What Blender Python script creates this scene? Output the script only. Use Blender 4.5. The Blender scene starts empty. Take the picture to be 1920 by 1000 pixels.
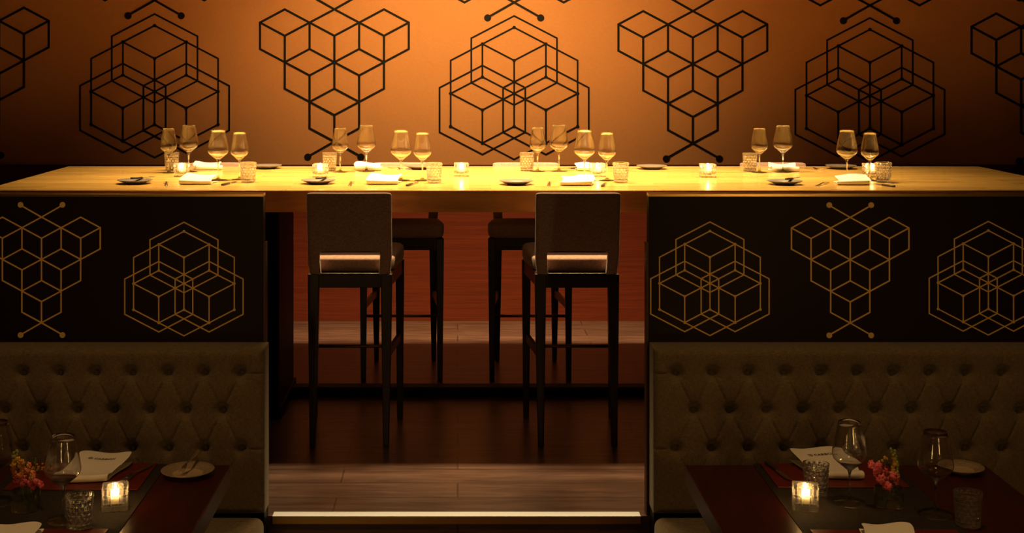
import bpy, math, random
from mathutils import Vector, Matrix
random.seed(7)
sc = bpy.context.scene
COL = sc.collection
PI = math.pi

# ------------------------------------------------------------------ camera, world, exposure
F_PX = 2500.0
CAM_Z = 1.81
cam_d = bpy.data.cameras.new('camera')
cam = bpy.data.objects.new('camera', cam_d)
COL.objects.link(cam)
cam.location = (0, 0, CAM_Z)
cam.rotation_euler = (PI / 2, 0, 0)
cam_d.sensor_width = 36.0
cam_d.lens = F_PX / 1920 * 36.0
cam_d.shift_x = (960 - 858) / 1920
cam_d.shift_y = -(500 - 112) / 1920
cam_d.clip_start = 0.05
sc.camera = cam
sc.view_settings.view_transform = 'Standard'
sc.view_settings.look = 'None'
sc.view_settings.exposure = 0.0
sc.view_settings.gamma = 1.0
sc.view_settings.use_curve_mapping = False
sc.cycles.use_denoising = True
sc.cycles.max_bounces = 14
sc.cycles.transmission_bounces = 12
sc.cycles.transparent_max_bounces = 24
sc.cycles.sample_clamp_indirect = 12.0
sc.cycles.blur_glossy = 0.5
w = bpy.data.worlds.new('world')
sc.world = w
w.use_nodes = True
w.node_tree.nodes['Background'].inputs[0].default_value = (1.0, 0.62, 0.30, 1)
w.node_tree.nodes['Background'].inputs[1].default_value = 0.003


def light(name, kind, loc, power, color, target=None, **kw):
    d = bpy.data.lights.new(name, kind)
    d.energy = power
    d.color = color
    for k, v in kw.items():
        setattr(d, k, v)
    o = bpy.data.objects.new(name, d)
    COL.objects.link(o)
    o.location = loc
    if target is not None:
        o.rotation_euler = (Vector(target) - Vector(loc)).to_track_quat('-Z', 'Y').to_euler()
    return o


WARM = (1.0, 0.66, 0.28)
# row of linear downlights above the bar counter
for x, p in ((-1.45, 17), (-0.8, 26), (-0.15, 33), (0.45, 33), (1.1, 28), (1.85, 18)):
    light('bar_downlight', 'AREA', (x, 7.36, 2.74), p, WARM, (x, 7.36, 0), shape='RECTANGLE', size=0.42, size_y=0.09,
          spread=math.radians(98))
# spots on the mural
for x, p in ((-0.75, 56), (0.05, 108), (0.9, 60)):
    light('mural_spotlight', 'SPOT', (x, 7.5, 2.80), p, (1.0, 0.62, 0.20), (x * 0.8, 9.23, 1.62),
          spot_size=math.radians(92), spot_blend=1.0, shadow_soft_size=0.06)
# soft ceiling lights over the two dining tables
for x in (-1.35, 1.35):
    light('table_downlight', 'AREA', (x, 4.0, 2.85), 3.6, (1.0, 0.57, 0.23), (x * 0.95, 4.25, 0), shape='DISK', size=0.25, spread=math.radians(100))
# the dining area is also lit by the glowing pendant lamps built at the end and by the candles


# ------------------------------------------------------------------ materials
def mat(name):
    m = bpy.data.materials.new(name)
    m.use_nodes = True
    nt = m.node_tree
    b = nt.nodes['Principled BSDF']
    return m, nt, b


def N(nt, t, **kw):
    n = nt.nodes.new(t)
    for k, v in kw.items():
        setattr(n, k, v)
    return n


def plain(name, col, rough=0.5, metal=0.0, spec=0.5, bump=0, bscale=200, var=0):
    m, nt, b = mat(name)
    b.inputs['Base Color'].default_value = (*col, 1)
    b.inputs['Roughness'].default_value = rough
    b.inputs['Metallic'].default_value = metal
    b.inputs['Specular IOR Level'].default_value = spec
    tc = N(nt, 'ShaderNodeTexCoord')
    n = N(nt, 'ShaderNodeTexNoise')
    n.inputs['Scale'].default_value = bscale
    n.inputs['Detail'].default_value = 3
    nt.links.new(tc.outputs['Object'], n.inputs['Vector'])
    if bump:
        bp = N(nt, 'ShaderNodeBump')
        bp.inputs['Strength'].default_value = bump
        bp.inputs['Distance'].default_value = 0.002
        nt.links.new(n.outputs['Fac'], bp.inputs['Height'])
        nt.links.new(bp.outputs['Normal'], b.inputs['Normal'])
    if var:
        r = N(nt, 'ShaderNodeValToRGB')
        r.color_ramp.elements[0].position = 0.3
        r.color_ramp.elements[1].position = 0.7
        r.color_ramp.elements[0].color = (*[c * (1 - var) for c in col], 1)
        r.color_ramp.elements[1].color = (*[min(1, c * (1 + var)) for c in col], 1)
        nt.links.new(n.outputs['Fac'], r.inputs['Fac'])
        nt.links.new(r.outputs['Color'], b.inputs['Base Color'])
    return m


def wood(name, c1, c2, rough=0.35, stretch=(1.2, 14, 14), scale=3.0, planks=None, bump=0.1, spec=0.5, coat=0.0):
    """grain along local X; planks=(length, width) adds joints in the XY plane"""
    m, nt, b = mat(name)
    tc = N(nt, 'ShaderNodeTexCoord')
    mp = N(nt, 'ShaderNodeMapping')
    mp.inputs['Scale'].default_value = stretch
    nt.links.new(tc.outputs['Object'], mp.inputs['Vector'])
    n = N(nt, 'ShaderNodeTexNoise')
    n.inputs['Scale'].default_value = scale
    n.inputs['Detail'].default_value = 7
    n.inputs['Roughness'].default_value = 0.62
    n.inputs['Distortion'].default_value = 0.5
    nt.links.new(mp.outputs['Vector'], n.inputs['Vector'])
    r = N(nt, 'ShaderNodeValToRGB')
    r.color_ramp.elements[0].position = 0.32
    r.color_ramp.elements[1].position = 0.68
    r.color_ramp.elements[0].color = (*c1, 1)
    r.color_ramp.elements[1].color = (*c2, 1)
    nt.links.new(n.outputs['Fac'], r.inputs['Fac'])
    col = r.outputs['Color']
    if planks:
        bt = N(nt, 'ShaderNodeTexBrick')
        bt.inputs['Scale'].default_value = 1.0
        bt.inputs['Brick Width'].default_value = planks[0]
        bt.inputs['Row Height'].default_value = planks[1]
        bt.inputs['Mortar Size'].default_value = planks[2]
        bt.inputs['Color1'].default_value = (planks[3],) * 3 + (1,)
        bt.inputs['Color2'].default_value = (1, 1, 1, 1)
        bt.inputs['Mortar'].default_value = (planks[4],) * 3 + (1,)
        bt.offset = 0.37
        nt.links.new(tc.outputs['Object'], bt.inputs['Vector'])
        mx = N(nt, 'ShaderNodeMix', data_type='RGBA', blend_type='MULTIPLY')
        mx.inputs[0].default_value = 1.0
        nt.links.new(col, mx.inputs[6])
        nt.links.new(bt.outputs['Color'], mx.inputs[7])
        col = mx.outputs[2]
    nt.links.new(col, b.inputs['Base Color'])
    b.inputs['Roughness'].default_value = rough
    b.inputs['Specular IOR Level'].default_value = spec
    b.inputs['Coat Weight'].default_value = coat
    b.inputs['Coat Roughness'].default_value = 0.12
    bp = N(nt, 'ShaderNodeBump')
    bp.inputs['Strength'].default_value = bump
    bp.inputs['Distance'].default_value = 0.002
    nt.links.new(n.outputs['Fac'], bp.inputs['Height'])
    nt.links.new(bp.outputs['Normal'], b.inputs['Normal'])
    return m


def fabric(name, c1, c2, scale=260, rough=0.9, sheen=0.3):
    m, nt, b = mat(name)
    tc = N(nt, 'ShaderNodeTexCoord')
    mx = N(nt, 'ShaderNodeMix', data_type='RGBA', blend_type='MULTIPLY')
    mx.inputs[0].default_value = 1.0
    hs = []
    for st in ((1, 1, 7), (7, 7, 1)):
        mp = N(nt, 'ShaderNodeMapping')
        mp.inputs['Scale'].default_value = st
        nt.links.new(tc.outputs['Object'], mp.inputs['Vector'])
        n = N(nt, 'ShaderNodeTexNoise')
        n.inputs['Scale'].default_value = scale / 4
        n.inputs['Detail'].default_value = 4
        nt.links.new(mp.outputs['Vector'], n.inputs['Vector'])
        hs.append(n)
    ad = N(nt, 'ShaderNodeMath', operation='ADD')
    nt.links.new(hs[0].outputs['Fac'], ad.inputs[0])
    nt.links.new(hs[1].outputs['Fac'], ad.inputs[1])
    r = N(nt, 'ShaderNodeMapRange')
    r.inputs['From Min'].default_value = 0.75
    r.inputs['From Max'].default_value = 1.25
    nt.links.new(ad.outputs[0], r.inputs['Value'])
    cr = N(nt, 'ShaderNodeMix', data_type='RGBA')
    cr.inputs[6].default_value = (*c1, 1)
    cr.inputs[7].default_value = (*c2, 1)
    nt.links.new(r.outputs[0], cr.inputs[0])
    nt.links.new(cr.outputs[2], b.inputs['Base Color'])
    b.inputs['Roughness'].default_value = rough
    b.inputs['Specular IOR Level'].default_value = 0.15
    b.inputs['Sheen Weight'].default_value = sheen
    bp = N(nt, 'ShaderNodeBump')
    bp.inputs['Strength'].default_value = 0.25
    bp.inputs['Distance'].default_value = 0.001
    nt.links.new(ad.outputs[0], bp.inputs['Height'])
    nt.links.new(bp.outputs['Normal'], b.inputs['Normal'])
    return m


def glass(name, clear=0.35, rough=0.0, col=(1, 1, 1), ior=1.5, haze=0.0):
    m, nt, b = mat(name)
    nt.nodes.remove(b)
    out = nt.nodes['Material Output']
    g = N(nt, 'ShaderNodeBsdfGlass')
    g.inputs['Color'].default_value = (*col, 1)
    g.inputs['Roughness'].default_value = rough
    g.inputs['IOR'].default_value = ior
    t = N(nt, 'ShaderNodeBsdfTransparent')
    t.inputs['Color'].default_value = (*col, 1)
    mx = N(nt, 'ShaderNodeMixShader')
    mx.inputs[0].default_value = clear
    nt.links.new(g.outputs[0], mx.inputs[1])
    nt.links.new(t.outputs[0], mx.inputs[2])
    res = mx.outputs[0]
    if haze:
        d = N(nt, 'ShaderNodeBsdfTranslucent')
        e = N(nt, 'ShaderNodeBsdfDiffuse')
        a = N(nt, 'ShaderNodeMixShader')
        nt.links.new(d.outputs[0], a.inputs[1])
        nt.links.new(e.outputs[0], a.inputs[2])
        h = N(nt, 'ShaderNodeMixShader')
        h.inputs[0].default_value = haze
        nt.links.new(res, h.inputs[1])
        nt.links.new(a.outputs[0], h.inputs[2])
        res = h.outputs[0]
    nt.links.new(res, out.inputs['Surface'])
    return m


def emit(name, col, strength):
    m, nt, b = mat(name)
    nt.nodes.remove(b)
    e = N(nt, 'ShaderNodeEmission')
    e.inputs[0].default_value = (*col, 1)
    e.inputs[1].default_value = strength
    nt.links.new(e.outputs[0], nt.nodes['Material Output'].inputs['Surface'])
    return m


M = {}
M['mural'] = plain('mural_orange', (0.63, 0.295, 0.14), 0.75, spec=0.2, bump=0.05, bscale=60, var=0.03)
M['mural_line'] = plain('mural_black', (0.008, 0.005, 0.004), 0.6, spec=0.2)
M['red_wood'] = wood('red_veneer', (0.085, 0.012, 0.004), (0.15, 0.023, 0.007), 0.55, (0.8, 14, 30), 3.0, bump=0.05, spec=0.3)
M['dark_red'] = plain('dark_red_trim', (0.10, 0.02, 0.01), 0.5)
M['floor'] = wood('walnut_floor', (0.068, 0.035, 0.029), (0.18, 0.102, 0.083), 0.30, (1.0, 9, 9), 3.2,
                  planks=(1.35, 0.19, 0.004, 0.72, 0.35), bump=0.12, spec=0.5)
M['counter'] = wood('beech_counter', (0.66, 0.39, 0.10), (0.86, 0.55, 0.16), 0.22, (1.0, 9, 9), 2.2,
                    planks=(0.62, 0.085, 0.0012, 0.78, 0.6), bump=0.03, coat=0.25)
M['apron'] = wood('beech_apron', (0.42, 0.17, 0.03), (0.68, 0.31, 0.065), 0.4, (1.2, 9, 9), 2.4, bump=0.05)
M['black'] = plain('black_lacquer', (0.004, 0.003, 0.003), 0.55, spec=0.1)
M['panel'] = plain('brown_black_panel', (0.016, 0.006, 0.003), 0.45, spec=0.2)
M['gold'] = plain('gold_line', (0.95, 0.62, 0.20), 0.5)
M['brass'] = plain('brass', (0.75, 0.50, 0.18), 0.3, metal=1.0)
M['alu'] = plain('brushed_aluminium', (0.72, 0.80, 0.95), 0.45, metal=0.4, bump=0.3, bscale=90)
M['bench'] = fabric('olive_tweed', (0.13, 0.090, 0.046), (0.25, 0.18, 0.096))
M['button'] = fabric('olive_button', (0.12, 0.085, 0.045), (0.2, 0.15, 0.08))
M['stool_f'] = fabric('grey_brown_tweed', (0.26, 0.16, 0.13), (0.47, 0.31, 0.26))
M['stool_w'] = wood('dark_stool_wood', (0.012, 0.006, 0.003), (0.03, 0.016, 0.009), 0.35, (9, 9, 1), 4, bump=0.05)
M['table'] = wood('mahogany_table', (0.030, 0.0028, 0.0015), (0.055, 0.005, 0.003), 0.3, (9, 1, 9), 3, bump=0.03)
M['table_edge'] = wood('mahogany_edge', (0.06, 0.022, 0.012), (0.10, 0.038, 0.02), 0.45, (9, 1, 9), 3, bump=0.03)
M['runner'] = fabric('charcoal_runner', (0.017, 0.0135, 0.010), (0.036, 0.028, 0.021), sheen=0.0)
M['mat_red'] = wood('red_placemat', (0.095, 0.007, 0.002), (0.15, 0.012, 0.003), 0.42, (1, 6, 6), 3, bump=0.03)
M['linen'] = plain('white_linen', (0.86, 0.80, 0.68), 0.85, spec=0.1, bump=0.2, bscale=500)
M['ink'] = plain('dark_ink', (0.03, 0.02, 0.015), 0.7)
M['china'] = plain('grey_china', (0.17, 0.145, 0.13), 0.35)
M['china_w'] = plain('grey_china_well', (0.27, 0.23, 0.21), 0.3)
M['china_l'] = plain('cream_china', (0.50, 0.37, 0.22), 0.25)
M['china_rim'] = plain('patterned_cream_rim', (0.30, 0.22, 0.14), 0.3, var=0.35, bscale=240)
M['steel'] = plain('cutlery_steel', (0.75, 0.72, 0.68), 0.18, metal=1.0)
M['steel_dark'] = plain('dark_cutlery_steel', (0.10, 0.08, 0.07), 0.3, metal=0.8)
M['glass'] = glass('clear_wine_glass', 0.12, haze=0.0)
M['glass_foot'] = glass('clear_stem_glass', 0.35)
M['candle_glass'] = glass('candle_cube_glass', 0.25, 0.0, haze=0.045)
M['crystal'] = glass('cut_crystal', 0.12, 0.0, haze=0.035)
M['vase'] = glass('vase_glass', 0.3)
M['water'] = glass('vase_water', 0.3, 0.0, (0.93, 0.95, 0.80), 1.33)
M['wax'] = plain('candle_wax', (0.95, 0.82, 0.55), 0.5)
M['wax'].node_tree.nodes['Principled BSDF'].inputs['Subsurface Weight'].default_value = 0.6
M['wax'].node_tree.nodes['Principled BSDF'].inputs['Subsurface Radius'].default_value = (0.03, 0.015, 0.006)
M['flame'] = emit('candle_flame', (1.0, 0.54, 0.16), 420)
M['wick'] = plain('wick', (0.02, 0.015, 0.01), 0.9)
M['tube'] = emit('lamp_tube', (1.0, 0.58, 0.17), 42)
M['ceiling'] = plain('dark_ceiling', (0.03, 0.02, 0.015), 0.9)
M['side'] = plain('dark_side_wall', (0.09, 0.035, 0.018), 0.8)
M['stem'] = plain('green_stem', (0.13, 0.22, 0.05), 0.5)
M['leaf'] = plain('dark_green_leaf', (0.06, 0.12, 0.03), 0.5)
M['pink'] = plain('pink_petal', (0.75, 0.13, 0.17), 0.55, bump=0.3, bscale=300, var=0.25)
M['peach'] = plain('peach_petal', (0.85, 0.33, 0.13), 0.55, bump=0.3, bscale=300, var=0.25)
M['yellow'] = plain('yellow_petal', (0.75, 0.42, 0.06), 0.55, bump=0.3, bscale=300, var=0.25)
M['bud'] = plain('yellow_green_bud', (0.28, 0.30, 0.05), 0.55, var=0.3)
for k in ('pink', 'peach', 'yellow', 'bud'):
    M[k].node_tree.nodes['Principled BSDF'].inputs['Subsurface Weight'].default_value = 0.15
    M[k].node_tree.nodes['Principled BSDF'].inputs['Subsurface Radius'].default_value = (0.004, 0.002, 0.001)


# ------------------------------------------------------------------ mesh helpers
class MB:
    def __init__(self):
        self.v = []
        self.f = []
        self.mi = []
        self.sm = []

    def add(self, vs, fs, mi=0, smooth=False, mtx=None):
        o = len(self.v)
        if mtx is not None:
            vs = [mtx @ Vector(p) for p in vs]
        self.v += [tuple(p) for p in vs]
        for f in fs:
            self.f.append([o + i for i in f])
            self.mi.append(mi)
            self.sm.append(smooth)
        return self

    def box(self, x0, x1, y0, y1, z0, z1, mi=0, mtx=None):
        vs = [(x0, y0, z0), (x1, y0, z0), (x1, y1, z0), (x0, y1, z0), (x0, y0, z1), (x1, y0, z1), (x1, y1, z1), (x0, y1, z1)]
        fs = [(3, 2, 1, 0), (4, 5, 6, 7), (0, 1, 5, 4), (1, 2, 6, 5), (2, 3, 7, 6), (3, 0, 4, 7)]
        return self.add(vs, fs, mi, False, mtx)

    def loft(self, rings, mi=0, smooth=True, cap=True, closed=True, mtx=None):
        n = len(rings[0])
        vs = [p for r in rings for p in r]
        fs = []
        for i in range(len(rings) - 1):
            for j in range(n if closed else n - 1):
                k = (j + 1) % n
                fs.append((i * n + j, i * n + k, (i + 1) * n + k, (i + 1) * n + j))
        if cap:
            fs.append(tuple(range(n))[::-1])
            fs.append(tuple((len(rings) - 1) * n + j for j in range(n)))
        return self.add(vs, fs, mi, smooth, mtx)

    def lathe(self, prof, seg=32, mi=0, smooth=True, c=(0, 0, 0), loop=False, rf=None, mtx=None):
        """prof: (r, z) list. r == 0 ends become poles"""
        vs = []
        idx = []
        for (r, z) in prof:
            if r < 1e-6:
                vs.append((c[0], c[1], c[2] + z))
                idx.append([len(vs) - 1] * seg)
            else:
                row = []
                for j in range(seg):
                    a = 2 * PI * j / seg
                    rr = r * (rf(a, z, r) if rf else 1)
                    vs.append((c[0] + rr * math.cos(a), c[1] + rr * math.sin(a), c[2] + z))
                    row.append(len(vs) - 1)
                idx.append(row)
        fs = []
        m = len(prof)
        for i in range(m if loop else m - 1):
            A, B = idx[i], idx[(i + 1) % m]
            for j in range(seg):
                k = (j + 1) % seg
                f = []
                for q in (A[j], A[k], B[k], B[j]):
                    if q not in f:
                        f.append(q)
                if len(f) > 2:
                    fs.append(tuple(f))
        return self.add(vs, fs, mi, smooth, mtx)

    def tube(self, pts, rad, seg=8, mi=0, cap=True, mtx=None):
        pts = [Vector(p) for p in pts]
        rings = []
        for i, p in enumerate(pts):
            d = (pts[min(i + 1, len(pts) - 1)] - pts[max(i - 1, 0)]).normalized()
            up = Vector((0, 0, 1)) if abs(d.z) < 0.9 else Vector((0, 1, 0))
            a = d.cross(up).normalized()
            b = a.cross(d).normalized()
            r = rad[i] if isinstance(rad, (list, tuple)) else rad
            rings.append([p + a * (r * math.cos(2 * PI * j / seg)) + b * (r * math.sin(2 * PI * j / seg)) for j in range(seg)])
        return self.loft(rings, mi, True, cap, mtx=mtx)

    def ball(self, c, r, seg=10, rings=6, mi=0, mtx=None):
        rr = r if isinstance(r, (tuple, list)) else (r, r, r)
        prof = [(math.sin(PI * i / rings), -math.cos(PI * i / rings)) for i in range(rings + 1)]
        prof[0] = (0, -1)
        prof[-1] = (0, 1)
        mt = Matrix.Translation(c) @ Matrix.Diagonal((*rr, 1))
        if mtx is not None:
            mt = mtx @ mt
        return self.lathe(prof, seg, mi, True, mtx=mt)

    def build(self, name, mats, parent=None, loc=(0, 0, 0), bevel=0, bseg=2, solid=0, subsurf=0, rot=None):
        me = bpy.data.meshes.new(name)
        me.from_pydata(self.v, [], self.f)
        if not isinstance(mats, (list, tuple)):
            mats = [mats]
        for m in mats:
            me.materials.append(m)
        for p, mi, s in zip(me.polygons, self.mi, self.sm):
            p.material_index = mi
            p.use_smooth = s
        me.update()
        o = bpy.data.objects.new(name, me)
        COL.objects.link(o)
        o.location = loc
        if rot:
            o.rotation_euler = rot
        if parent:
            o.parent = parent
        if solid:
            s = o.modifiers.new('solid', 'SOLIDIFY')
            s.thickness = solid
            s.offset = 0
        if bevel:
            b = o.modifiers.new('bevel', 'BEVEL')
            b.width = bevel
            b.segments = bseg
            b.limit_method = 'ANGLE'
            b.angle_limit = math.radians(40)
            for p in me.polygons:
                p.use_smooth = True
            me.set_sharp_from_angle(angle=math.radians(50)) if not bseg > 2 else None
        if subsurf:
            s = o.modifiers.new('sub', 'SUBSURF')
            s.levels = subsurf
            s.render_levels = subsurf
        return o


def thing(name, label, cat, loc=(0, 0, 0), rz=0, group=None):
    o = bpy.data.objects.new(name, None)
    COL.objects.link(o)
    o.location = loc
    o.rotation_euler = (0, 0, rz)
    o.empty_display_size = 0.05
    tag(o, label, cat, group)
    return o


def tag(o, label, cat, group=None):
    o['label'] = label
    o['category'] = cat
    if group:
        o['group'] = group
    return o


def struct(o):
    o['kind'] = 'structure'
    return o


def copy_tree(o, loc, rz=None, label=None, group=None):
    def rec(s, parent):
        c = s.copy()
        COL.objects.link(c)
        if parent:
            c.parent = parent
        for ch in s.children:
            rec(ch, c)
        return c
    r = rec(o, None)
    r.location = loc
    if rz is not None:
        r.rotation_euler = (0, 0, rz)
    if label:
        r['label'] = label
    if group:
        r['group'] = group
    return r


# ------------------------------------------------------------------ line motifs (mural and partitions)
def motif_lines(kind, R, hw):
    """returns segments [(x0,z0,x1,z1)] and dots [(x,z,r)] about the motif's own centre"""
    S = []
    Dt = []

    def hexv(cx, cz, s):
        return [(cx, cz + R * s), (cx + hw * s, cz + R * s / 2), (cx + hw * s, cz - R * s / 2), (cx, cz - R * s),
                (cx - hw * s, cz - R * s / 2), (cx - hw * s, cz + R * s / 2)]

    def loop(vs):
        for i in range(len(vs)):
            S.append((*vs[i], *vs[(i + 1) % len(vs)]))

    def cube(cx, cz):
        v = hexv(cx, cz, 1)
        loop(v)
        for i in (1, 3, 5):
            S.append((cx, cz, *v[i]))
        return v + [(cx, cz)]
    if kind == 'cluster':
        loop(hexv(0, 0, 2))
        for c in ((0, R), (-hw, -R / 2), (hw, -R / 2)):
            loop(hexv(c[0], c[1], 1.35))
            for p in cube(*c):
                Dt.append((*p, R * 0.052))
    else:
        for row, n in ((0, 3), (1, 2), (2, 1)):
            for i in range(n):
                cube((i - (n - 1) / 2) * 2 * hw, -row * 1.5 * R)
        for sx in (-1, 1):
            S.append((0, R, sx * hw * 1.06, R + R / 2 * 1.13))
            Dt.append((sx * hw * 1.07, R + R / 2 * 1.17, R * 0.135))
            S.append((0, -4 * R, sx * hw * 1.06, -4 * R - R / 2 * 1.13))
            Dt.append((sx * hw * 1.07, -4 * R - R / 2 * 1.17, R * 0.135))
    return S, Dt


def add_motif(mb, kind, cx, cz, R, hw, wl, y, t, mi, flip=False):
    """draws the motif standing proud of a plane facing -Y at depth y"""
    S, Dt = motif_lines(kind, R, hw)
    fz = -1 if flip else 1
    seen = set()
    for n, (x0, z0, x1, z1) in enumerate(S):
        key = tuple(sorted(((round(x0 / R * 20), round(z0 / R * 20)), (round(x1 / R * 20), round(z1 / R * 20)))))
        if key in seen:
            continue
        seen.add(key)
        a = Vector((cx + x0, 0, cz + z0 * fz))
        b = Vector((cx + x1, 0, cz + z1 * fz))
        d = (b - a).normalized()
        nrm = Vector((-d.z, 0, d.x)) * wl / 2
        e = d * wl * 0.35
        yy = y - t - n * t * 0.025
        pts = [a - e - nrm, b + e - nrm, b + e + nrm, a - e + nrm]
        vs = [(p.x, y, p.z) for p in pts] + [(p.x, yy, p.z) for p in pts]
        mb.add(vs, [(4, 5, 6, 7), (0, 1, 5, 4), (1, 2, 6, 5), (2, 3, 7, 6), (3, 0, 4, 7)], mi)
    done = set()
    for n, (x, z, r) in enumerate(Dt):
        key = (round(x / R * 20), round(z / R * 20))
        if key in done:
            continue
        done.add(key)
        ring = [(cx + x + r * math.cos(2 * PI * k / 20), cz + z * fz + r * math.sin(2 * PI * k / 20)) for k in range(20)]
        vs = [(p[0], y, p[1]) for p in ring] + [(p[0], y - t * (2.4 + 0.03 * n), p[1]) for p in ring]
        fs = [tuple(range(20, 40))] + [(k, (k + 1) % 20, 20 + (k + 1) % 20, 20 + k) for k in range(20)]
        mb.add(vs, fs, mi)


# ------------------------------------------------------------------ the room
Y_WALL = 9.23
KW = Y_WALL / F_PX
X0, X1 = -5.0, 6.0
Z_LOW = -0.36
Z_CEIL = 2.95
Y_STEP = 5.285
Z_LEDGE = 1.083
mb = MB().box(X0, X1, Y_WALL, Y_WALL + 0.12, Z_LEDGE, Z_CEIL, 0)


def wx(px): return (px - 858) * KW
def wz(py): return CAM_Z - (py - 112) * KW


# cluster motifs: reference y is the centre of the large hexagon; grape motifs: centre of the top row
for px, py in ((-386, 168), (290, 171.8), (964, 175.4), (1631, 179.2), (2292, 183)):
    add_motif(mb, 'cluster', wx(px), wz(py), 61.9 * KW, 59.5 * KW, 3.3 * KW, Y_WALL, 0.002, 1)
for px, py in ((-724, 60), (-48, 64), (627, 67.2), (1299, 70.5), (1961, 75)):
    add_motif(mb, 'grape', wx(px), wz(py), 49.6 * KW, 46.5 * KW, 4.2 * KW, Y_WALL, 0.002, 1)
for px, py in ((-386, -52), (290, -49.0), (964, -45.0), (1631, -39.5), (2292, -36)):
    add_motif(mb, 'grape', wx(px), wz(py), 49.6 * KW, 46.5 * KW, 4.2 * KW, Y_WALL, 0.002, 1, flip=True)
wall = struct(mb.build('wall_back', [M['mural'], M['mural_line']]))
# lower wainscot in red veneer with boards, and its cap
mb = MB().box(X0, X1, Y_WALL - 0.005, Y_WALL + 0.12, 0, Z_LEDGE - 0.012)
struct(mb.build('trim_1', M['red_wood']))
struct(MB().box(X0, X1, Y_WALL - 0.012, Y_WALL + 0.11, Z_LEDGE - 0.012, Z_LEDGE).build('trim_2', M['dark_red'], bevel=0.002))
# raised bar floor with its step
struct(MB().box(X0, X1, Y_STEP, Y_WALL, Z_LOW, 0).build('floor', M['floor']))
struct(MB().box(-0.733, 0.725, Y_STEP - 0.013, Y_STEP + 0.040, 0.0005, 0.004).build('trim_3', M['alu'], bevel=0.001))
struct(MB().box(-0.733, 0.725, Y_STEP - 0.012, Y_STEP, -0.028, 0.0).build('trim_4', M['brass'], bevel=0.001))
struct(MB().box(X0, X1, -2.5, Y_STEP, Z_LOW - 0.1, Z_LOW).build('floor_lower', M['floor']))
struct(MB().box(X0 - 0.1, X0, -2.5, Y_WALL + 0.1, Z_LOW, Z_CEIL).build('wall_left', M['side']))
struct(MB().box(X1, X1 + 0.1, -2.5, Y_WALL + 0.1, Z_LOW, Z_CEIL).build('wall_right', M['side']))
struct(MB().box(X0, X1, -2.6, -2.5, Z_LOW, Z_CEIL).build('wall_front', M['side']))
struct(MB().box(X0, X1, -2.5, Y_WALL, Z_CEIL, Z_CEIL + 0.1).build('ceiling', M['ceiling']))

# ------------------------------------------------------------------ bar counter
ZT = 1.168
TX0, TX1, TY0, TY1 = -2.343, 3.133, 6.55, 8.025
ct = thing('bar_counter', 'long thick beech bar counter on black panel legs beneath the orange mural', 'bar counter', ((TX0 + TX1) / 2, (TY0 + TY1) / 2, 0))
hx, hy = (TX1 - TX0) / 2, (TY1 - TY0) / 2
MB().box(-hx, hx, -hy, hy, ZT - 0.022, ZT).build('countertop', M['counter'], ct, bevel=0.002)
MB().box(-hx + 0.0005, hx - 0.0005, -hy - 0.003, -hy - 0.0002, ZT - 0.107, ZT - 0.004).build('front_fascia', M['apron'], ct)
ap = MB()
ap.box(-hx + 0.001, hx - 0.001, -hy + 0.001, -hy + 0.04, ZT - 0.107, ZT - 0.0225)
ap.box(-hx + 0.001, hx - 0.001, hy - 0.04, hy - 0.001, ZT - 0.107, ZT - 0.0225)
ap.box(-hx + 0.001, -hx + 0.04, -hy + 0.04, hy - 0.04, ZT - 0.107, ZT - 0.0225)
ap.box(hx - 0.04, hx - 0.001, -hy + 0.04, hy - 0.04, ZT - 0.107, ZT - 0.0225)
ap.build('apron', M['apron'], ct, bevel=0.002)
cx = (TX0 + TX1) / 2
cy = (TY0 + TY1) / 2
for x0, x1 in ((-1.22, -0.90), (1.70, 2.02)):
    leg = MB().box(x0 - cx, x1 - cx, 6.72 - cy, 7.32 - cy, 0, ZT - 0.023)
    leg.box(x0 - cx - 0.03, x1 - cx + 0.012, 6.70 - cy, 7.34 - cy, 0, 0.06)
    leg.build('leg', M['black'], ct, bevel=0.004)
MB().box(-0.90 - cx, 1.70 - cx, 7.15 - cy, 7.24 - cy, 0, 0.052).build('foot_beam', M['black'], ct, bevel=0.003)

# ------------------------------------------------------------------ partitions
YP = 5.29
KP = YP / F_PX


def px_(px): return (px - 858) * KP
def pz_(py): return CAM_Z - (py - 112) * KP


def partition(label, x0, x1, inner, clusters, grapes):
    t = thing('partition', label, 'partition', ((x0 + x1) / 2, YP + 0.03, 0))
    ox = (x0 + x1) / 2
    oy = YP + 0.03
    p = MB().box(x0 - ox, x1 - ox, -0.03, 0.03, 0, pz_(369), 0)
    for cxp, czp in clusters:
        add_motif(p, 'cluster', px_(cxp) - ox, pz_(czp), 49.0 * KP, 47.2 * KP, 2.3 * KP, -0.03, 0.001, 1)
    for cxp, czp in grapes:
        add_motif(p, 'grape', px_(cxp) - ox, pz_(czp), 39.6 * KP, 36.7 * KP, 2.6 * KP, -0.03, 0.001, 1)
    p.build('panel', [M['panel'], M['gold']], t)
    MB().box(x0 - ox, x1 - ox, -0.032, 0.032, pz_(369), pz_(363.5)).build('top_rail', M['brass'], t, bevel=0.001)
    s = 1 if inner > ox else -1
    a, b = sorted((inner - ox, inner - ox + s * 0.009))
    MB().box(a, b, -0.028, 0.03, 0, 1.083).build('end_strip', M['table_edge'], t, bevel=0.001)
    return t


partition('dark partition left of the stools with one full gold cube cluster at right', -4.9, px_(493.5), px_(493.5),
          ((345, 532), (345 - 524, 531)), ((78, 447), (78 - 524, 447)))
partition('dark partition right of the stools with two gold cube clusters around gold grapes', px_(1216.5), 5.9, px_(1216.5),
          ((1331, 531.5), (1853, 530.5), (1853 + 524, 529.5)), ((1594, 447.5), (1594 + 522, 447.5)))

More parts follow.
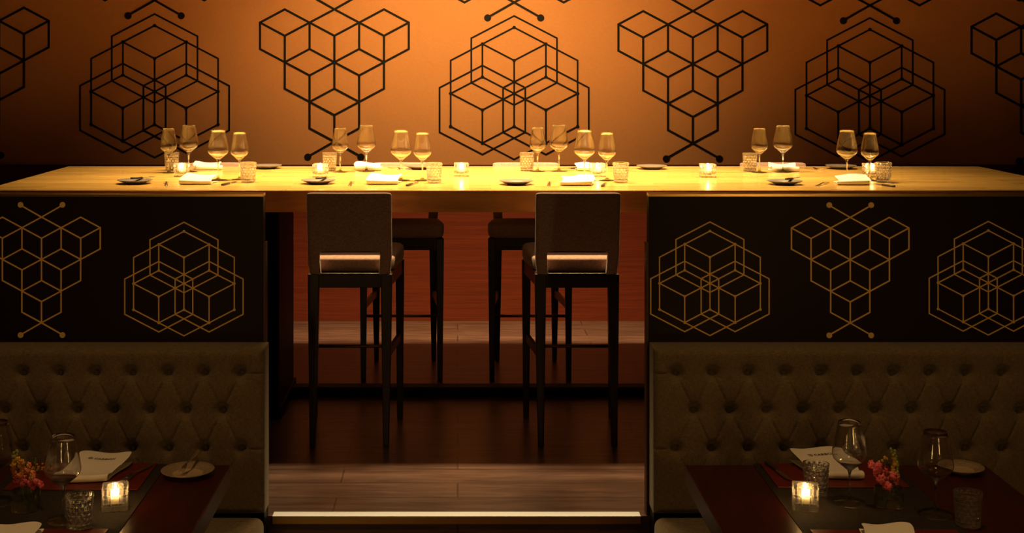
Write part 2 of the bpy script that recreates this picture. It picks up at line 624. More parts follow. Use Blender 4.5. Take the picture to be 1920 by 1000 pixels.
# ------------------------------------------------------------------ tufted banquettes
YB = 5.15
KB = YB / F_PX
ZB_TOP, ZB_BOT = 0.691, 0.050
SPC = 0.1408
ROWS = ((0.595, 0.0), (0.450, 0.5), (0.303, 0.0))


def banquette(label, side, xe, xfar, xb):
    """side +1: bench runs to +X from xe, -1: to -X. xb: X of the row-1 button next to the end"""
    ox = (xe + xfar) / 2
    t = thing('banquette', label, 'banquette', (ox, YB, Z_LOW))
    zz = -Z_LOW
    L = abs(xfar - xe)
    nx = int(L / 0.0042)
    nz = 150
    pts = []
    for (rz, off) in ROWS:
        k = 0
        while True:
            x = (k + off) * SPC + abs(xb - xe)
            if x > L - 0.03:
                break
            if off == 0.5 or True:
                pts.append((x, rz))
            k += 1

    def crease(dx):
        return math.exp(-(dx / 0.0034) ** 2) * 0.0075 + math.exp(-(dx / 0.016) ** 2) * 0.003

    def depth(u, z):
        d = 0.0
        # pits
        for (rz, off) in ROWS:
            k = round((u - abs(xb - xe)) / SPC - off)
            if k < 0:
                k = 0
            bx = (k + off) * SPC + abs(xb - xe)
            r2 = (u - bx) ** 2 + (z - rz) ** 2
            d = max(d, 0.036 * math.exp(-r2 / 0.021 ** 2) + 0.010 * math.exp(-r2 / 0.045 ** 2))
        b0 = abs(xb - xe)
        if z >= ROWS[0][0]:
            k = max(0, round((u - b0) / SPC))
            dd = crease(u - (b0 + k * SPC)) * 0.9
        elif z >= ROWS[2][0] - 0.16:
            zt, zb2 = ROWS[0][0], ROWS[1][0]
            hgt = zt - zb2
            s = (zt - z) / hgt
            a = (u - b0) / SPC
            d1 = (a + s / 2) - round(a + s / 2)
            d2 = (a - s / 2) - round(a - s / 2)
            fade = 1.0 if z >= ROWS[2][0] else max(0, 1 - (ROWS[2][0] - z) / 0.15)
            if u < b0 + SPC * 0.5 and a < 0.0:
                dd = 0
            else:
                dd = max(crease(d1 * SPC * 0.9), crease(d2 * SPC * 0.9)) * fade
        else:
            dd = 0
        if u < b0:
            for rz in (ROWS[0][0], ROWS[2][0]):
                dd = max(dd, crease(z - rz))
        d = max(d, dd) + 0.3 * min(d, dd)
        # rolled edges
        e = 0.0
        for q in (u, ZB_TOP - z, z - ZB_BOT):
            if q < 0.028:
                e = max(e, 0.028 - math.sqrt(max(0, 0.028 ** 2 - (0.028 - q) ** 2)))
        return min(0.06, d + e)
    vs = []
    fs = []
    us = [0.0, 0.001, 0.003, 0.006, 0.01] + [0.015 + (L - 0.015) * i / nx for i in range(nx + 1)]
    zs = [0.0, 0.001, 0.003, 0.006, 0.01, 0.015] + [0.02 + (ZB_TOP - ZB_BOT - 0.04) * i / nz for i in range(nz + 1)]
    zs += [(ZB_TOP - ZB_BOT) - q for q in (0.015, 0.01, 0.006, 0.003, 0.001, 0.0)]
    for z in zs:
        for u in us:
            X = xe + side * u - ox
            vs.append((X, depth(u, z + ZB_BOT), z + ZB_BOT + zz))
    W = len(us)
    for i in range(len(zs) - 1):
        for j in range(W - 1):
            q = (i * W + j, i * W + j + 1, (i + 1) * W + j + 1, (i + 1) * W + j)
            fs.append(q if side > 0 else q[::-1])
    # sides and back
    m = MB()
    m.add(vs, fs, 0, True)
    n = len(vs)
    yb = 0.13
    per = [j for j in range(W)] + [i * W + W - 1 for i in range(1, len(zs))] + [(len(zs) - 1) * W + j for j in range(W - 2, -1, -1)] + [i * W for i in range(len(zs) - 2, 0, -1)]
    bv = [(vs[k][0], yb, vs[k][2]) for k in per]
    m.v += bv
    P = len(per)
    for k in range(P):
        q = [per[k], per[(k + 1) % P], n + (k + 1) % P, n + k]
        m.f.append(q[::-1] if side > 0 else q)
        m.mi.append(0)
        m.sm.append(True)
    m.build('backrest', M['bench'], t)
    for (x, rz) in pts:
        if x > 1.75 and side < 0 or x > 2.1:
            continue
        bm = MB()
        bm.lathe([(0, 0.007), (0.006, 0.006), (0.0105, 0.003), (0.012, 0), (0.011, -0.002), (0, -0.003)], 16)
        bm.build('button', M['button'], t, loc=(xe + side * x - ox, 0.039, rz + zz), rot=(PI / 2, 0, 0))
    a, b = sorted((xe - ox - side * 0.004, xfar - ox))
    s = MB().box(a, b, -0.50, 0.0, 0.049 - 0.13 + zz, 0.049 + zz)
    s.build('seat', M['bench'], t, bevel=0.035, bseg=5)
    MB().box(a + 0.02, b - 0.02, -0.44, 0.12, 0, 0.049 - 0.131 + zz).build('base', M['black'], t)
    MB().box(a + 0.006, b - 0.006, 0.02, 0.128, 0.049 - 0.13 + zz, ZB_BOT + zz).build('back_support', M['black'], t)
    return t


banquette('button-tufted olive tweed banquette below the left partition', -1, (495 - 858) * KB, -4.0, (450 - 858) * KB)
banquette('button-tufted olive tweed banquette below the right partition', 1, (1226.5 - 858) * KB, 4.2, (1268 - 858) * KB)


# ------------------------------------------------------------------ bar stools
def quadring(cx_, cy_, hx_, hy_, z):
    return [(cx_ - hx_, cy_ - hy_, z), (cx_ + hx_, cy_ - hy_, z), (cx_ + hx_, cy_ + hy_, z), (cx_ - hx_, cy_ + hy_, z)]


def make_stool(label, loc, rz, group):
    t = thing('bar_stool', label, 'bar stool', loc, rz, group)
    # rear legs (at -Y)
    for s in (-1, 1):
        m = MB()
        m.loft([quadring(s * 0.172, -0.250, 0.0135, 0.015, 0), quadring(s * 0.172, -0.215, 0.022, 0.02, 0.45),
                quadring(s * 0.172, -0.200, 0.027, 0.024, 0.80)], smooth=False)
        m.build('leg', M['stool_w'], t, bevel=0.004)
    for s in (-1, 1):
        m = MB()
        m.loft([quadring(s * 0.216, 0.245, 0.0145, 0.0145, 0), quadring(s * 0.216, 0.225, 0.022, 0.022, 0.80)], smooth=False)
        m.build('leg', M['stool_w'], t, bevel=0.004)
    # apron frame under the seat
    m = MB()
    m.box(-0.148, 0.148, -0.222, -0.198, 0.735, 0.803)
    m.box(-0.196, 0.196, 0.225, 0.245, 0.735, 0.803)
    for s in (-1, 1):
        m.add([(s * 0.165, -0.19, 0.735), (s * 0.19, -0.19, 0.735), (s * 0.232, 0.215, 0.735), (s * 0.207, 0.215, 0.735),
               (s * 0.165, -0.19, 0.803), (s * 0.19, -0.19, 0.803), (s * 0.232, 0.215, 0.803), (s * 0.207, 0.215, 0.803)],
              [(3, 2, 1, 0), (4, 5, 6, 7), (0, 1, 5, 4), (1, 2, 6, 5), (2, 3, 7, 6), (3, 0, 4, 7)])
    m.build('seat_frame', M['stool_w'], t, bevel=0.003)
    # side stretchers
    for s in (-1, 1):
        m = MB()
        a, b = Vector((s * 0.172, -0.218, 0.415)), Vector((s * 0.216, 0.235, 0.415))
        m.loft([[(a.x - 0.009, a.y, 0.395), (a.x + 0.009, a.y, 0.395), (a.x + 0.009, a.y, 0.435), (a.x - 0.009, a.y, 0.435)],
                [(b.x - 0.009, b.y, 0.395), (b.x + 0.009, b.y, 0.395), (b.x + 0.009, b.y, 0.435), (b.x - 0.009, b.y, 0.435)]], smooth=False)
        m.build('stretcher', M['table_edge'], t, bevel=0.002)
    m = MB().tube([(-0.205, 0.236, 0.362), (0.205, 0.236, 0.362)], 0.0080, 10)
    m.build('footrest', M['stool_brass'], t)
    # seat cushion: rounded, wider at the front
    m = MB()
    rings = []
    n = 40
    for (ins, z) in ((0.02, 0.803), (0.005, 0.808), (0.0, 0.822), (0.0, 0.850), (0.003, 0.858), (0.010, 0.863), (0.03, 0.865), (0.10, 0.866), (0.17, 0.866)):
        ring = []
        for k in range(n):
            a = 2 * PI * k / n
            ca, sa = math.cos(a), math.sin(a)
            e = 0.32
            ux = math.copysign(abs(ca) ** e, ca)
            uy = math.copysign(abs(sa) ** e, sa)
            yy = uy * (0.219 - ins) + 0.044
            wdt = 0.222 + 0.022 * (yy / 0.22)
            ring.append((ux * (wdt - ins), yy, z + (z - 0.803) / 0.06 * 0.022 * (yy / 0.22 + 1) / 2))
        rings.append(ring)
    m.loft(rings, smooth=True)
    m.build('seat', M['stool_f'], t)
    # upholstered back with a hand opening at its foot
    m = MB()

    def prof(z):   # y position of the back's middle at height z, thickness
        s = (z - 0.79) / 0.40
        return -0.212 - 0.075 * s, 0.021 + 0.003 * math.sin(PI * min(1, max(0, s)))
    gx = [-0.199, -0.192, -0.17, -0.150, -0.142, -0.07, 0, 0.07, 0.142, 0.150, 0.17, 0.192, 0.199]
    gz = [0.79, 0.80, 0.84, 0.892, 0.910, 0.918, 0.94, 1.0, 1.08, 1.15, 1.178, 1.187, 1.19]
    keep = lambda i, j: not (4 <= i < 8 and j < 4 or (i in (4, 7) and j == 3 and False))
    vid = {}
    vs = []
    fs = []
    for side_ in (0, 1):
        for j, z in enumerate(gz):
            yc, th = prof(z)
            for i, x in enumerate(gx):
                wgt = 0.95 + 0.05 * min(1, (z - 0.79) / 0.1)
                edge = 0.35 if i in (0, 12) or j in (0, 12) else (0.9 if i in (1, 11) or j == 11 else 1.0)
                bulge = 0.012 * (x / 0.2) ** 2      # slight wrap around the sitter
                y = yc + bulge + (th * edge if side_ else -th * edge)
                vid[(side_, i, j)] = len(vs)
                cn = 0.012 if (i in (0, 12) and j == 12) else (0.003 if (i in (0, 12) and j == 11) or (i in (1, 11) and j == 12) else 0)
                vs.append((x * wgt - math.copysign(cn, x), y, z - cn * 0.8))
    for j in range(len(gz) - 1):
        for i in range(len(gx) - 1):
            if not keep(i, j):
                continue
            a = [vid[(0, i, j)], vid[(0, i + 1, j)], vid[(0, i + 1, j + 1)], vid[(0, i, j + 1)]]
            fs.append(a)
            fs.append([vid[(1, i, j)], vid[(1, i, j + 1)], vid[(1, i + 1, j + 1)], vid[(1, i + 1, j)]])
            for (di, dj, e0, e1) in ((0, -1, (i, j), (i + 1, j)), (1, 0, (i + 1, j), (i + 1, j + 1)), (0, 1, (i + 1, j + 1), (i, j + 1)), (-1, 0, (i, j + 1), (i, j))):
                ni, nj = i + di, j + dj
                if not (0 <= ni < len(gx) - 1 and 0 <= nj < len(gz) - 1 and keep(ni, nj)):
                    fs.append([vid[(0, *e1)], vid[(0, *e0)], vid[(1, *e0)], vid[(1, *e1)]])
    used = sorted({k for f in fs for k in f})
    mp_ = {k: n_ for n_, k in enumerate(used)}
    m.add([vs[k] for k in used], [[mp_[k] for k in f] for f in fs], 0, True)
    m.build('backrest', M['stool_f'], t, subsurf=2)
    # dark liner board inside the opening
    m = MB()
    y_, th_ = prof(0.895)
    m.box(-0.136, 0.136, y_ - 0.012, y_ + 0.016, 0.905, 0.911)
    m.build('opening_liner', M['stool_w'], t)
    return t


M['stool_brass'] = plain('bronze_footrest', (0.30, 0.20, 0.11), 0.35, metal=1.0)
YF, YR = 6.50, 7.765
st = make_stool('left one of the two fully visible bar stools, its back to the opening', (-0.507, YF, 0), 0, 'bar stools along the near side')
copy_tree(st, (0.5625, YF, 0), 0, 'right one of the two fully visible bar stools, its back to the opening')
copy_tree(st, (-1.515, YF, 0), 0, 'bar stool hidden behind the left partition, only its back top showing')
copy_tree(st, (2.10, YF, 0), 0, 'bar stool hidden behind the right partition, only its back top showing')
gR = 'bar stools along the mural side'
copy_tree(st, (-0.315, YR, 0), PI, 'far-side bar stool whose seat shows right of the left front stool', gR)
copy_tree(st, (0.41, YR, 0), PI, 'far-side bar stool whose seat shows left of the right front stool', gR)
copy_tree(st, (-1.42, YR, 0), PI, 'leftmost far-side bar stool, back top behind the leftmost napkin', gR)
copy_tree(st, (1.90, YR, 0), PI, 'rightmost far-side bar stool, back top behind the rightmost far napkin', gR)


# ------------------------------------------------------------------ tableware prototypes
def glass_profile(h, rb, rr, zs, zw, rf_):
    t = 0.0011
    outer = [(0, 0.0), (rf_ * 0.6, 0.0), (rf_ - 0.001, 0.0), (rf_, 0.0012), (rf_ - 0.001, 0.0024), (rf_ * 0.55, 0.0042), (0.011, 0.0085), (0.0055, 0.016), (0.0040, 0.035), (0.0036, zs * 0.6),
             (0.0042, zs * 0.88), (0.0075, zs), (0.016, zs + 0.007)]
    bowl = [(rb * 0.56, zs + (zw - zs) * 0.44), (rb * 0.80, zs + (zw - zs) * 0.68), (rb * 0.93, zw - 0.006), (rb * 0.99, zw + 0.003), (rb, zw + 0.011), (rb * 0.985, zw + 0.020)]
    n = 7
    for i in range(1, n + 1):
        s = i / n
        bowl.append((rb * 0.985 + (rr - rb * 0.985) * (s ** 1.12), zw + 0.020 + (h - zw - 0.020) * s))
    inner = [(r - t, z + (0.001 if i == 0 else 0)) for i, (r, z) in enumerate(bowl)]
    inner[0] = (bowl[0][0] - 0.003, bowl[0][1] + 0.001)
    return outer, bowl, inner, zs


def make_wine_glass(label, loc, h, rb, rr, zs, zw, rf_, group):
    t = thing('wine_glass', label, 'wine glass', loc, 0, group)
    outer, bowl, inner, zs = glass_profile(h, rb, rr, zs, zw, rf_)
    # foot and stem
    k = 11
    MB().lathe(outer[:k] + [(0, outer[k - 1][1])], 40).build('stem', M['glass_foot'], t)
    b = [(0, outer[k - 1][1] + 0.0002), (outer[k - 1][0], outer[k - 1][1] + 0.0002)] + outer[k:] + bowl
    ins = inner[::-1] + [(0.014, zs + 0.0125), (0.006, zs + 0.0095), (0, zs + 0.009)]
    MB().lathe(b + [(bowl[-1][0] - 0.0005, bowl[-1][1] + 0.0006)] + ins, 48).build('bowl', M['glass'], t)
    return t


def make_tumbler(label, loc, group):
    t = thing('crystal_tumbler', label, 'tumbler', loc, 0, group)
    H = 0.104
    prof = [(0, 0.0), (0.030, 0.0), (0.0365, 0.002)]
    n = 30
    for i in range(n + 1):
        s = i / n
        prof.append((0.0375 + 0.0060 * s, 0.004 + (H - 0.004) * s))
    npro = len(prof)
    prof += [(0.0415, H + 0.0005), (0.0405, H - 0.001)]
    prof += [(0.0395 - 0.004 * s, H - (H - 0.022) * s) for s in (0.3, 0.6, 0.9)]
    prof += [(0.034, 0.017), (0.028, 0.0145), (0, 0.014)]

    def rf(a, z, r):
        if r < 0.037 or z > H - 0.001 or z < 0.0035:
            return 1
        if z > 0.004 and r < 0.0375 + 0.006 * ((z - 0.004) / (H - 0.004)) - 0.0005:
            return 1
        s = (z - 0.004) / (H - 0.004)
        if s > 0.92:
            return 1
        row = s * 7.2
        fr = row - math.floor(row)
        off = 0.5 if int(row) % 2 else 0
        c = (a / (2 * PI) * 14 + off)
        fc = c - math.floor(c)
        g = min(fr, 1 - fr) * 2
        h_ = min(fc, 1 - fc) * 2
        d = min(g * 1.3, h_ * 1.0, 0.6) / 0.6
        return 1 - 0.10 * (1 - d)
    MB().lathe(prof, 112, smooth=False, rf=rf).build('cut_glass', M['crystal'], t)
    return t


def make_plate(label, loc, r, group, mats=('china', 'china_w')):
    t = thing('side_plate', label, 'plate', loc, 0, group)
    p = [(0, 0.0), (r * 0.5, 0.0), (r * 0.55, 0.003), (r * 0.75, 0.010), (r * 0.99, 0.0185), (r, 0.0200), (r * 0.985, 0.0212), (r * 0.78, 0.0150), (r * 0.60, 0.0075), (r * 0.575, 0.0062)]
    MB().lathe(p, 56).build('rim', M[mats[0]], t)
    MB().lathe([(r * 0.575, 0.0062), (r * 0.54, 0.0052), (r * 0.3, 0.0045), (0, 0.0044)], 56).build('well', M[mats[1]], t)
    return t


def make_fork(label, loc, rz, group, m='steel'):
    """lies along local Y, tines at +Y"""
    t = thing('fork', label, 'fork', loc, rz, group)
    h = MB()
    rings = []
    for (y, w_, z, th) in ((-0.10, 0.006, 0.003, 0.002), (-0.095, 0.010, 0.003, 0.0025), (-0.05, 0.008, 0.004, 0.003), (0.0, 0.0045, 0.008, 0.003), (0.03, 0.004, 0.011, 0.003), (0.045, 0.008, 0.010, 0.0025), (0.055, 0.012, 0.007, 0.002), (0.066, 0.0125, 0.005, 0.002)):
        rings.append([(-w_, y, z - th / 2), (w_, y, z - th / 2), (w_, y, z + th / 2), (-w_, y, z + th / 2)])
    h.loft(rings, smooth=False)
    h.build('handle', M[m], t, bevel=0.0006)
    tn = MB()
    for k in range(4):
        x = -0.0103 + k * 0.00687
        tn.tube([(x, 0.064, 0.005), (x, 0.085, 0.004), (x, 0.105, 0.007)], [0.0021, 0.0019, 0.0009], 6)
    tn.build('tines', M[m], t)
    return t


def make_knife(label, loc, rz, group, length=0.21, hm='steel_dark', bm_='steel'):
    """lies along local Y, blade at +Y"""
    t = thing('knife', label, 'knife', loc, rz, group)
    s = length / 0.21
    rings = [[(-w_, y * s, 0.005 - q), (w_, y * s, 0.005 - q), (w_, y * s, 0.005 + q), (-w_, y * s, 0.005 + q)] for (y, w_, q) in ((-0.105, 0.006, 0.0035), (-0.10, 0.009, 0.0045), (-0.04, 0.0075, 0.0045), (-0.012, 0.0065, 0.004))]
    MB().loft(rings, smooth=False).build('handle', M[hm], t, bevel=0.0012)
    rings = [[(-w_, y * s, 0.005 - q), (w2, y * s, 0.005 - q), (w2, y * s, 0.005 + q), (-w_, y * s, 0.005 + q)] for (y, w_, w2, q) in ((-0.0118, 0.0062, 0.0062, 0.004), (-0.004, 0.0062, 0.0062, 0.003), (0.0, 0.0065, 0.0085, 0.0012), (0.06, 0.0065, 0.010, 0.001), (0.09, 0.0065, 0.007, 0.0009), (0.105, 0.006, -0.002, 0.0006))]
    MB().loft(rings, smooth=False).build('blade', M[bm_], t)
    return t


def make_napkin(label, loc, rz, wdt=0.17, dep=0.17, rise=0.03, group=None, text=False, skew=0.0, seed=1, roll=0.011):
    t = thing('folded_napkin', label, 'napkin', loc, rz, group)
    rnd = random.Random(seed)
    prof = []
    # lower sheet from back to front, front roll, then top sheet rising to the back
    for s in (1, 0.75, 0.5, 0.25):
        prof.append((dep * s, 0.0035))
    for a in range(-80, 91, 17):
        prof.append((roll - roll * math.cos(math.radians(a)), roll + 0.0035 + roll * math.sin(math.radians(a))))
    zt0 = 2 * roll + 0.0035
    for s in (0.12, 0.22, 0.35, 0.5, 0.65, 0.8, 0.92, 1.0):
        prof.append((roll + (dep - roll) * s, zt0 * (1 - 0.5 * math.sin(PI * min(1, s * 1.4))) * (1 - s) + zt0 * s * 0.5 + rise * s ** 1.3))
    n = 20
    ph = rnd.random() * 6
    m = MB()
    vs = []
    for i in range(n + 1):
        x = (i / n - 0.5) * wdt
        for j, (d, z) in enumerate(prof):
            u = i / n
            tw = 1 + 0.08 * math.sin(u * 4 + ph)
            top = max(0, (j - 13) / 8)
            zz_ = z * (tw if z > 0.01 else 1) + (0.003 * math.sin(u * 6 + ph) * top) + top * 0.003 * (abs(u - 0.5) * 2) ** 3
            xx = x + skew * d + 0.006 * math.sin(d * 40 + ph)
            dd = d + (0.012 * (abs(u - 0.5) * 2) ** 4 if j < 16 else -0.02 * (abs(u - 0.5) * 2) ** 6)
            vs.append((xx, dd - dep / 2, max(0.0025, zz_)))
    P = len(prof)
    fs = [(i * P + j, (i + 1) * P + j, (i + 1) * P + j + 1, i * P + j + 1) for i in range(n) for j in range(P - 1)]
    m.add(vs, fs, 0, True)
    o = m.build('cloth', M['linen'], t, solid=0.003, subsurf=1)
    if text:
        arc = [0.0]
        for q in range(13, P):
            arc.append(arc[-1] + math.dist(prof[q - 1], prof[q]))

        def surf(u, v):
            """point on the top sheet: u across the width, v metres back from the front roll"""
            q = 0
            while q < len(arc) - 2 and arc[q + 1] < v:
                q += 1
            fv = (v - arc[q]) / (arc[q + 1] - arc[q])
            i0 = min(n - 1, int(u * n))
            fu = u * n - i0
            a = Vector(vs[i0 * P + 12 + q]).lerp(Vector(vs[(i0 + 1) * P + 12 + q]), fu)
            b = Vector(vs[i0 * P + 13 + q]).lerp(Vector(vs[(i0 + 1) * P + 13 + q]), fu)
            return a.lerp(b, fv)

        def lay(me, ox_, oy_):
            for vt in me.vertices:
                u = 0.36 + (vt.co.x + ox_) / wdt
                v = arc[-1] * 0.70 + vt.co.y + oy_
                p = surf(u, v)
                nn_ = (surf(u + 0.02, v) - p).cross(surf(u, v + 0.004) - p).normalized()
                vt.co = p + nn_ * (0.0022 + max(0, vt.co.z) * 0.5)
        cu = bpy.data.curves.new('printed_name', 'FONT')
        cu.body = 'CARBON'
        cu.size = 0.0165
        cu.space_character = 1.1
        cu.extrude = 0.0003
        cu.offset = 0.0004
        cu.materials.append(M['ink'])
        tmp_ = bpy.data.objects.new('tmp_text', cu)
        me_ = bpy.data.meshes.new_from_object(tmp_)
        bpy.data.objects.remove(tmp_)
        to = bpy.data.objects.new('printed_name', me_)
        COL.objects.link(to)
        to.parent = t
        lay(me_, 0, 0)
        lg = MB()
        for k in range(6):
            a0, a1 = PI / 6 + k * PI / 3, PI / 6 + (k + 1) * PI / 3
            pa = Vector((math.cos(a0), math.sin(a0), 0)) * 0.0075
            pb = Vector((math.cos(a1), math.sin(a1), 0)) * 0.0075
            lg.tube([pa, pb], 0.0009, 5)
            if k % 2:
                lg.tube([Vector((0, 0, 0)), pa], 0.0009, 5)
        lo = lg.build('printed_logo', M['ink'], t)
        lay(lo.data, -0.013, 0.006)
    return t


def make_candle(label, loc, rz, group, power):
    t = thing('candle_holder', label, 'candle holder', loc, rz, group)
    h = 0.037
    H = 0.074
    m = MB()
    # cut glass cube: outer skin with a grid of pyramid studs, inner round well
    def face(origin, ux, uy, nrm):
        k = 3
        o = Vector(origin); ux = Vector(ux); uy = Vector(uy); nrm = Vector(nrm)
        for a in range(k):
            for b in range(k):
                p = [o + ux * (a + i) / k + uy * (b + j) / k for i, j in ((0, 0), (1, 0), (1, 1), (0, 1))]
                ctr = sum(p, Vector()) / 4
                q = [c_ + (ctr - c_) * 0.35 + nrm * 0.004 for c_ in p]
                m.add(p + q, [(4, 5, 6, 7), (0, 1, 5, 4), (1, 2, 6, 5), (2, 3, 7, 6), (3, 0, 4, 7)])
    face((-h, -h, 0), (2 * h, 0, 0), (0, 0, H), (0, -1, 0))
    face((h, -h, 0), (0, 2 * h, 0), (0, 0, H), (1, 0, 0))
    face((h, h, 0), (-2 * h, 0, 0), (0, 0, H), (0, 1, 0))
    face((-h, h, 0), (0, -2 * h, 0), (0, 0, H), (-1, 0, 0))
    m.add([(-h, -h, 0), (-h, h, 0), (h, h, 0), (h, -h, 0)], [(0, 1, 2, 3)])
    seg = 32
    sq = []
    for k in range(seg):
        a = 2 * PI * k / seg + PI / 4
        c_, s_ = math.cos(a), math.sin(a)
        mx_ = max(abs(c_), abs(s_))
        sq.append((h * c_ / mx_, h * s_ / mx_, H))
    rin = 0.026
    rc = [(rin * math.cos(2 * PI * k / seg + PI / 4), rin * math.sin(2 * PI * k / seg + PI / 4)) for k in range(seg)]
    m.loft([sq, [(a, b, H) for a, b in rc], [(a, b, 0.016) for a, b in rc], [(a * 0.05, b * 0.05, 0.014) for a, b in rc]], smooth=False, cap=False)
    m.f.append([len(m.v) - seg + k for k in range(seg)][::1]); m.mi.append(0); m.sm.append(False)
    m.build('glass_cube', M['candle_glass'], t)
    c = MB().lathe([(0, 0.0165), (0.021, 0.0165), (0.0215, 0.020), (0.0215, 0.036), (0.020, 0.038), (0.012, 0.0365), (0, 0.0360)], 28)
    wx_ = c.build('candle', M['wax'], t)
    MB().tube([(0, 0, 0.036), (0.0006, 0, 0.046)], 0.0009, 6).build('wick', M['wick'], wx_)
    MB().lathe([(0, 0.044), (0.004, 0.046), (0.0068, 0.052), (0.0062, 0.059), (0.0035, 0.067), (0.001, 0.073), (0, 0.0745)], 14).build('flame', M['flame'], wx_)
    d = bpy.data.lights.new('candle_light', 'POINT')
    d.energy = power
    d.color = (1.0, 0.50, 0.16)
    d.shadow_soft_size = 0.006
    lo = bpy.data.objects.new('candle_light', d)
    COL.objects.link(lo)
    lo.location = (0, 0, 0.064)
    lo.parent = t
    return t


def bx(px, py, z=ZT):
    D = (CAM_Z - z) * F_PX / (py - 112)
    return ((px - 858) * D / F_PX, D, z)


ZN = 0.37
def nb(px, py, z=ZN):
    return bx(px, py, z)


BIG = (0.265, 0.0555, 0.0355, 0.108, 0.152, 0.049)
SMALL = (0.252, 0.0475, 0.0315, 0.104, 0.145, 0.043)

# ------------------------------------------------------------------ on the bar counter
FP = {'F1': 'leftmost front place, over the left partition', 'F2': 'front place above the left stool',
      'F3': 'front place above the right stool', 'F4': 'rightmost front place, over the right partition'}
RP = {'R1': 'leftmost far-side place', 'R2': 'far-side place second from left', 'R3': 'far-side place third from left', 'R4': 'rightmost far-side place'}
protos = {}


def put(kind, maker, label, loc, rz=0, group=None):
    if kind not in protos:
        protos[kind] = maker(label, loc, group)
        protos[kind].rotation_euler = (0, 0, rz)
        return protos[kind]
    return copy_tree(protos[kind], loc, rz, label, group)


big = lambda l, p, g: make_wine_glass(l, p, *BIG, g)
small = lambda l, p, g: make_wine_glass(l, p, *SMALL, g)
front = {'F1': dict(plate=(253, 344.5), fork=(312, 346), nap=(367, 344), big=(409, 338), small=(449, 337), tum=(465.5, 342), knife=(431, 345)),
         'F2': dict(plate=(597, 344.5), fork=(658, 346), nap=(715, 344), big=(752, 338.5), small=(792, 338.5), tum=(814, 343), knife=(774, 346)),
         'F3': dict(plate=(968, 346), fork=(1030, 346), nap=(1079, 346), big=(1096, 338), small=(1138, 338.5), tum=(1164, 342.5), knife=(1133, 347)),
         'F4': dict(plate=(1471, 346), fork=(1541, 347), nap=(1595, 345), big=(1588, 338), small=(1631, 338.5), tum=(1656.5, 342), knife=(1652, 348))}
for n_, (k, d) in enumerate(front.items()):
    w_ = FP[k]
    put('bp', lambda l, p, g: make_plate(l, p, 0.090, g), 'grey side plate at the ' + w_, bx(*d['plate']), 0, 'side plates on the counter')
    bk = bx(d['plate'][0] + 16, d['plate'][1] - 3)
    if k != 'F3':
        put('butter', lambda l, p, g: make_knife(l, p, 0, g, 0.15), 'small butter knife on the plate at the ' + w_, (bk[0], bk[1] - 0.005, ZT + 0.0195), -0.75, 'butter knives on plates')
    put('fork', lambda l, p, g: make_fork(l, p, 0, g, 'steel'), 'steel fork at the ' + w_, bx(*d['fork']), (0.30, 0.12, 0, -0.45)[n_] - 0.1, 'forks on the counter')
    make_napkin('folded white napkin at the ' + w_, (*bx(*d['nap'])[:2], ZT), (0.06, 0.04, 0.0, -0.05)[n_], 0.165, 0.17, 0.028, 'napkins on the counter', False, 0.12, seed=n_ + 3, roll=0.010)
    put('big', big, 'large wine glass at the ' + w_, bx(*d['big']), 0, 'large wine glasses on the counter')
    put('small', small, 'smaller wine glass at the ' + w_, bx(*d['small']), 0, 'smaller wine glasses on the counter')
    put('tum', make_tumbler, 'cut crystal tumbler at the ' + w_, bx(*d['tum']), 0.2 * n_, 'crystal tumblers on the counter')
    put('knife', lambda l, p, g: make_knife(l, p, 0, g), 'table knife by the tumbler at the ' + w_, bx(*d['knife']), (-0.2, -0.25, -0.2, 0.35)[n_], 'knives on the counter')
rear = {'R1': dict(tum=(322, 320), small=(316, 324.5), big=(354, 322), nap=(392, 317.5), plate=(500, 316)),
        'R2': dict(tum=(618, 320.5), small=(638, 323), big=(687, 322), nap=(693, 318.5), fork=(742, 317), plate=(787, 317)),
        'R3': dict(tum=(988, 320.5), small=(1008, 322), big=(1048, 321.5), nap=(1108, 319.5), knife=(1066, 317.5), plate=(1222, 317)),
        'R4': dict(tum=(1406, 321.5), small=(1424, 324), big=(1468, 323), nap=(1470, 320), fork=(1516, 317), plate=(1577, 316.5))}
for n_, (k, d) in enumerate(rear.items()):
    w_ = RP[k]
    put('bp', None, 'grey side plate at the ' + w_, bx(*d['plate']), 0, 'side plates on the counter')
    if 'fork' in d:
        put('fork', None, 'steel fork at the ' + w_, bx(*d['fork']), PI + 0.5, 'forks on the counter')
    if 'knife' in d:
        put('knife', None, 'table knife at the ' + w_, bx(*d['knife']), PI - 1.2, 'knives on the counter')
    make_napkin('folded white napkin at the ' + w_, (*bx(*d['nap'])[:2], ZT), (0.1, -0.1, -0.12, -0.15)[n_] + PI * 0, 0.155, 0.15, 0.022, 'napkins on the counter', False, -0.1, seed=n_ + 13, roll=0.012)
    put('big', big, 'large wine glass at the ' + w_, bx(*d['big']), 0, 'large wine glasses on the counter')
    put('small', small, 'smaller wine glass at the ' + w_, bx(*d['small']), 0, 'smaller wine glasses on the counter')
    put('tum', make_tumbler, 'cut crystal tumbler at the ' + w_, bx(*d['tum']), 0.15 + 0.2 * n_, 'crystal tumblers on the counter')
cl = (('leftmost lit cube candle on the counter, before the far-left tumbler', 341, 331),
      ('lit cube candle on the counter just above the left stool', 601, 332),
      ('lit cube candle alone between the two front stools', 865, 330.5),
      ('lit cube candle before the third far-side napkin', 1120, 331),
      ('lit cube candle standing alone right of the right stool', 1327, 332.5),
      ('rightmost lit cube candle, partly behind the rightmost tumbler', 1634, 332))
for n_, (l, px, py) in enumerate(cl):
    put('candle', lambda l, p, g: make_candle(l, p, 0, g, 1.6), l, bx(px, py), (0.1, 0.0, 0.02, 0.1, 0, 0.1)[n_], 'cube candles along the counter')


